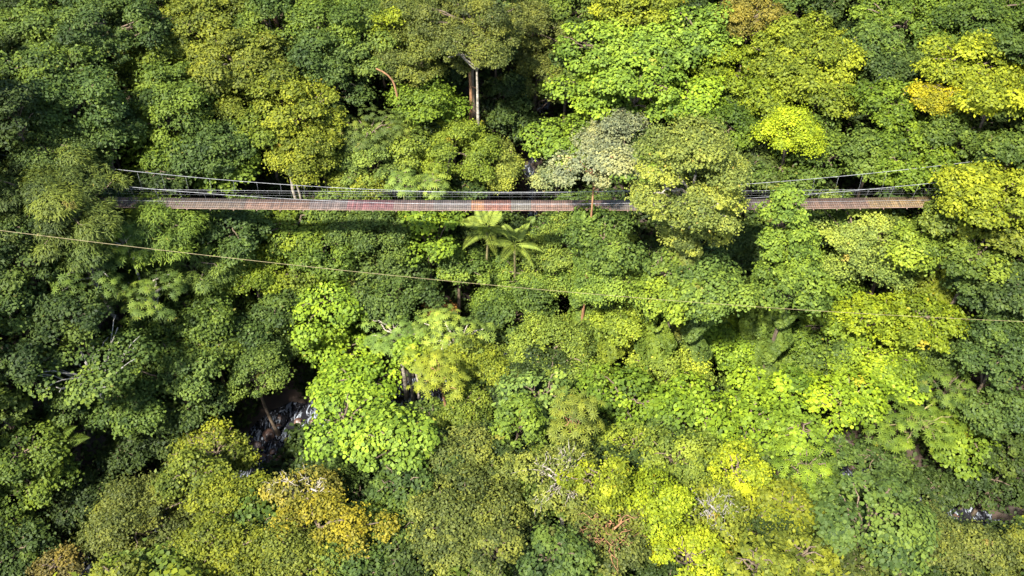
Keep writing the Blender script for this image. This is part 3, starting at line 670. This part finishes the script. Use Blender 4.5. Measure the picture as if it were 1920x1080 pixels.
SECT = [(-62, (.115, .075, .055)), (-29, (.16, .085, .06)), (-22, (.135, .09, .085)), (-18, (.17, .06, .065)), (-13, (.15, .09, .08)), (-8.5, (.14, .105, .10)), (-4.5, (.26, .11, .05)),
        (-2.2, (.20, .085, .055)), (6.5, (.205, .075, .05)), (9.3, (.15, .125, .105)), (11.5, (.19, .10, .075)), (18, (.17, .09, .075)), (20, (.125, .095, .08)), (30, (.13, .09, .07)), (37, (.14, .075, .05)), (48, (.2, .125, .05))]
SECT = [(s[0] if i == 0 else (s[0]-9.5 if s[0] > 0 else s[0]), s[1]) for i, s in enumerate(SECT)]
mb = MB(); cols = []; x = -XE; PW = .24
while x < XE:
    base = [c for a_, c in SECT if a_ <= x][-1]; z0, z1 = deck_z(x), deck_z(x+PW-.015); j = rng.normal(1, .16)*.44
    v = [(xx, yy, zz) for xx, zt in ((x, z0), (x+PW-.015, z1)) for yy in (-HW, HW) for zz in (zt-.05, zt)]
    mb.add(v, [(0, 1, 3, 2), (4, 6, 7, 5), (0, 4, 5, 1), (2, 3, 7, 6), (0, 2, 6, 4), (1, 5, 7, 3)]); cols += [(base[0]*j*.95, base[1]*j*.95, base[2]*j*.8, 1)]*6; x += PW
me = mb.mesh('deck'); at_ = me.attributes.new('board', 'FLOAT_COLOR', 'FACE'); at_.data.foreach_set('color', np.array(cols, np.float32).ravel())
put('deck', me, M_BOARD, br)
M_STEEL = noise_material('galvanised_steel', (.12, .12, .12), (.26, .26, .26), 4, rough=.5, bump=.05)
M_RUST = noise_material('rusted_steel', (.10, .06, .04), (.20, .13, .10), 3, rough=.7)
M_CONC = noise_material('mossy_concrete', (.10, .10, .07), (.28, .27, .23), 2)
xs = np.linspace(-XE, XE, 63)
for y in (-HW+.03, HW-.03):
    mb = MB(); mb.tube(np.stack((xs, np.full(63, y), deck_z(xs)-.11), 1), .055, 6); put('deck_cable', mb.mesh('deck_cable'), M_RUST, br)
mb = MB(); mb.box(-.04, .04, -HW-.12, HW+.12, -.26, -.17); beam = mb.mesh('crossbeam'); beam.materials.append(M_RUST)
for xx in np.arange(-60, 60.5, 2.5): put('crossbeam', beam, None, br, loc=(xx, 0, deck_z(xx)))
def cab_z(x): return deck_z(x)*.0+.62+5.0*(np.abs(x)/55.0)**2
for s_ in (-1, 1):
    y0 = s_*(HW+.16)
    mb = MB(); mb.tube(np.stack((xs, y0+s_*.008*np.abs(xs), cab_z(xs)), 1), .019, 6); put('main_cable', mb.mesh('main_cable'), M_STEEL, br)
    mb = MB(); mb.tube(np.stack((xs, np.full(63, y0), deck_z(xs)+1.0), 1), .013, 6); put('handrail', mb.mesh('handrail'), M_STEEL, br)
    mb = MB()
    for q in (.35, .7): mb.tube(np.stack((xs, np.full(63, y0), deck_z(xs)+q), 1), .005, 4)
    for xx in np.arange(-61.5, 61.6, 1.25): mb.tube([(xx, y0-s_*.06, deck_z(xx)-.1), (xx, y0, deck_z(xx)+1.0)], .0035, 4)
    put('side_netting', mb.mesh('side_netting'), M_STEEL, br)
    for xx in np.arange(-60, 60.5, 2.5):
        mb = MB(); top = max(cab_z(xx), deck_z(xx)+1.02)
        mb.tube([(xx, y0-s_*.05, deck_z(xx)-.22), (xx, y0, deck_z(xx)+1.0), (xx, y0+s_*.008*abs(xx), top+.02)], .006, 5)
        put('hanger', mb.mesh('hanger'), M_STEEL, br)
for sx in (-1, 1):
    mb = MB(); zt = cab_z(XE)
    for sy in (-1, 1): mb.box(sx*XE-.25, sx*XE+.25, sy*1.5-.25, sy*1.5+.25, float(ground(sx*XE, 0))-1, zt+.4)
    mb.box(sx*XE-.2, sx*XE+.2, -1.25, 1.25, zt-.3, zt+.1)
    put('portal_tower', mb.mesh('portal_tower'), M_CONC, br)
# frame posts at the right end of the deck
mb = MB()
for sy in (-1, 1): mb.tube([(46-.2*sy, sy*.98, deck_z(46)-.2), (46+.4, sy*.98, deck_z(46)+1.3)], .05, 6)
put('leaning_post', mb.mesh('leaning_post'), M_STEEL, br)

# yellow wire high over the trees
def at_y(px, py, Y): d = ray(px, py); return CAM+d*((Y-CAM[1])/d[1])
A, B = at_y(0, 432, -31), at_y(1920, 603, -24)
t = np.linspace(-.35, 1.35, 60); p = A+(B-A)*t[:, None]; p[:, 2] -= 1.15*4*t*(1-t)
wr = MB(); wr.tube(p-p[0], .013, 6)
M_WIRE = noise_material('tan_wire', (.15, .115, .05), (.24, .19, .09), 3, rough=.6, bump=0)
o = put('overhead_wire', wr.mesh('overhead_wire'), M_WIRE, None, loc=p[0]); tag(o, 'thin tan-yellow wire running the full width in front of the trees below the bridge', 'wire')

# ------------------------------------------------------------------ ground, stream, rocks
gx = np.concatenate((np.linspace(-900, -100, 9), np.arange(-95, 95.1, 1.25), np.linspace(100, 900, 9)))
gy = np.concatenate((np.linspace(-700, -100, 7), np.arange(-95, 95.1, 1.25), np.linspace(100, 900, 9)))
X, Yg = np.meshgrid(gx, gy); Z = np.minimum(ground(X, Yg), 30); nx, ny = len(gx), len(gy)
I = np.arange(nx*ny).reshape(ny, nx); F = np.stack((I[:-1, :-1], I[:-1, 1:], I[1:, 1:], I[1:, :-1]), -1).reshape(-1)
me = raw_mesh('forest_ground', np.stack((X, Yg, Z), -1).reshape(-1, 3), np.full(len(F)//4, 4), F)
tag(put('forest_ground', me, M_GROUND), kind='structure')
def ribbon(pl, hw, z, name):
    P = []; pl = np.array(pl); s = np.concatenate(([0], np.cumsum(np.hypot(*np.diff(pl, axis=0).T)))); u = np.arange(0, s[-1], .45)
    c = np.stack((np.interp(u, s, pl[:, 0]), np.interp(u, s, pl[:, 1])), 1); ker = np.ones(9)/9
    c = np.stack([np.convolve(np.pad(c[:, q], 4, 'edge'), ker, 'valid') for q in (0, 1)], 1)
    d = np.gradient(c, axis=0); d /= np.linalg.norm(d, axis=1)[:, None]; nn = np.stack((-d[:, 1], d[:, 0]), 1); k = 15
    w_ = np.linspace(-hw, hw, k); Pq = c[:, None]+nn[:, None]*w_[None, :, None]
    zz = z+.10*np.sin(Pq[..., 0]*1.9+2*np.sin(Pq[..., 1]*1.3))+.08*np.sin(Pq[..., 1]*2.7+Pq[..., 0])+rng.normal(0, .03, Pq.shape[:2])
    if name == 'side_stream': zz = zz*0+np.maximum(ground(Pq[..., 0], Pq[..., 1]).min(1), -27.9)[:, None]+.25+zz-z
    V = np.concatenate((Pq, zz[..., None]), -1).reshape(-1, 3); I = np.arange(len(V)).reshape(-1, k)
    F = np.stack((I[:-1, :-1], I[:-1, 1:], I[1:, 1:], I[1:, :-1]), -1).reshape(-1)
    return tag(put(name, raw_mesh(name, V, np.full(len(F)//4, 4), F), M_WATER), kind='structure')
ribbon(RIVER, 3.0, -27.62, 'stream'); ribbon(TRIB, 1.3, -26, 'side_stream')
def rock_mesh():
    import bmesh
    bm = bmesh.new(); bmesh.ops.create_icosphere(bm, subdivisions=3, radius=1)
    ph = rng.uniform(0, 6, 6); cuts = unit(rng.normal(size=(7, 3)))
    for v in bm.verts:
        c = np.array(v.co); 
        for q in cuts: c = c-q*max(0, c@q-.68)*.9
        c *= 1+.06*math.sin(5*c[0]+ph[0])+.05*math.sin(6*c[1]+ph[1]); v.co = c*np.array((1, .8, .62))
    me = bpy.data.meshes.new('boulder'); bm.to_mesh(me); bm.free(); me.materials.append(M_ROCK); return me
RM = [rock_mesh() for _ in range(5)]
def rock(x, y, s, label, group='boulders in the stream bed'):
    o = bpy.data.objects.new('boulder', RM[rng.integers(5)]); COL.objects.link(o); o.location = (x, y, max(float(ground(x, y)), -27.8)+.1*s); o.scale = (s,)*3
    o.rotation_euler = (0, 0, rng.uniform(0, 6)); tag(o, label, 'boulder', group)
def stream_pt(px, py): d = ray(px, py); return CAM+d*((-27.6-CAM[2])/d[2])
for px, py, s, lb in ((492, 858, .8, 'tan boulder at the left bank of the foaming stream gap'), (505, 815, 1.1, 'dark red-brown bank boulder beside the upper rapids'), (548, 835, .9, 'wet dark boulder in mid stream between two rapids'),
                      (520, 800, .55, 'small wet boulder splitting the upper rapids'), (560, 790, .8, 'dark boulder at the right of the upper rapids'), (512, 845, .6, 'low mossy boulder left in the lower rapids'),
                      (545, 862, .7, 'wet boulder just above the dead log'), (500, 885, .7, 'boulder at the bottom of the foaming stream gap'), (478, 835, .9, 'brown boulder on the dry left bank')):
    q = stream_pt(px, py); rock(q[0], q[1], s, lb, None)
for i in range(34):
    u = rng.uniform(.12, .9)*(len(RIVER)-1); k_ = int(u); c = RIVER[k_]*(1-u+k_)+RIVER[k_+1]*(u-k_); rock(c[0]+rng.normal(0, 1.6), c[1]+rng.normal(0, 1.8), rng.uniform(.35, 1.1), 'dark wet boulder in the shaded stream bed', 'boulders in the shaded stream bed')
q = stream_pt(560, 855); mb = MB(); mb.tube(curve((0, 0, .3), (3.0, -1.4, 1.2), .15, 8, .04), np.linspace(.2, .1, 8), 7); mb.tube([(.9, -.3, .6), (1.0, .4, 1.3)], np.array((.08, .03)), 5)
o = put('fallen_log', mb.mesh('fallen_log', True), BARK['white'], None, loc=(q[0], q[1], -27.4)); tag(o, 'bleached dead log lying on the right bank of the foaming stream', 'log')

# ------------------------------------------------------------------ lower trees in the shade and the forest around the picture
GAPS = [(235, 165, 26, 55), (500, 30, 34, 42), (535, 800, 66, 115), (985, 255, 24, 95), (1592, 245, 28, 60), (1600, 885, 36, 26), (1815, 890, 65, 70), (760, 742, 55, 50), (945, 668, 30, 26),
        (1160, 675, 60, 36), (600, 160, 30, 30), (705, 185, 36, 60), (340, 402, 60, 14), (1200, 420, 25, 25), (1460, 545, 20, 35), (1900, 215, 30, 30), (897, 215, 18, 60), (130, 900, 40, 50), (530, 335, 22, 28), (110, 640, 40, 25), (1160, 385, 22, 40), (1470, 830, 20, 30)]
PL = np.array(PLACED)
def free(x, y, m):
    return np.all(np.hypot(PL[:, 0]-x, PL[:, 1]-y) > m*(PL[:, 2])) if len(PL) else True
nf = no = 0; extra = []
for yy in np.arange(-58, 66, 4.6):
    for xx in np.arange(-88, 88, 4.6):
        x, y = xx+rng.uniform(-2, 2), yy+rng.uniform(-2, 2)
        if seg_dist(x, y, RIVER)[0] < 4.6 or seg_dist(x, y, TRIB)[0] < 3: continue
        g = float(ground(x, y)); inside = None
        u, v, z = proj((x, y, g+9)); off_ = u < -70 or u > 1990 or v < -60 or v > 1120
        if z < 25: continue
        if off_:
            if not free(x, y, .85) or math.hypot(x-CAM[0], (y-CAM[1])*.9) < 30: continue
            if abs(x) > 75 and abs(y) > 50: continue
            Rr = rng.uniform(3.2, 5); h = rng.uniform(8, 11); c = (x, y, g+h)
            for (a_, b_, r_, z_) in PLACED: pass
            uu, vv, zz_ = proj(c); rr = Rr*FPX/zz_
            if -rr < uu < 1920+rr and -rr < vv < 1080+rr: continue
            st = rng.choice(['M', 'F', 'B']); col = random.choice([(100, 130, 45), (120, 140, 45), (84, 110, 45), (145, 160, 45)])
            make_tree(c, Rr, Rr*.75, st, col, 'forest tree growing beyond the picture edges', group='forest trees around the picture edges', dens=.7, size=1.5); no += 1
        else:
            if not free(x, y, .42): continue
            h = rng.uniform(4.5, 7.6); Rr = rng.uniform(2.2, 3.3); uu, vv, zz_ = proj((x, y, g+h))
            if any(((uu-a_)/(c_+Rr*FPX/zz_*.7))**2+((vv-b_)/(d_+Rr*FPX/zz_*.6))**2 < 1 for a_, b_, c_, d_ in GAPS): continue
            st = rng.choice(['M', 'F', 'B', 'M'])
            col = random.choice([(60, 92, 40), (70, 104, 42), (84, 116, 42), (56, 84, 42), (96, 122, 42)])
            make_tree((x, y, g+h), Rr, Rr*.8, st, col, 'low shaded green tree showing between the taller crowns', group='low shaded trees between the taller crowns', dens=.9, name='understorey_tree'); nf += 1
print('listed', len(PL), 'fill', nf, 'outer', no)

# undergrowth: countless ferns and seedlings on the forest floor
n = 90000
x = rng.uniform(-85, 85, n); y = rng.uniform(-55, 65, n); ok = (seg_dist(x, y, RIVER)[0] > 2.9+rng.uniform(0, .7, n)) & (seg_dist(x, y, TRIB)[0] > 1.8)
x, y = x[ok], y[ok]; n = len(x); z = ground(x, y)+rng.uniform(.1, 1.0, n)+2.2*np.clip(np.sin(x*.7)*np.cos(y*.6+1), 0, 1)*rng.random(n)
m = 6; P = np.repeat(np.stack((x, y, z), 1), m, 0)+rng.normal(0, .35, (n*m, 3)); Nn = unit(rng.normal(0, .5, (n*m, 3))+np.array((0, 0, 1)))
v, k = leaf_block(P, Nn, rng.uniform(.4, .85, n*m), 'M'); tn = np.clip(np.repeat(rng.normal(.45, .15, n), m)+rng.normal(0, .1, n*m), 0, 1)
me = raw_mesh('undergrowth', v, np.full(len(v)//k, k), np.arange(len(v)), tn)
o = put('undergrowth', me, LEAF, None, color=albedo((56, 88, 36))); tag(o, kind='stuff', label='dark green undergrowth covering the forest floor', cat='undergrowth')
print('faces', sum(len(o.data.polygons) for o in bpy.data.objects if o.type == 'MESH'))
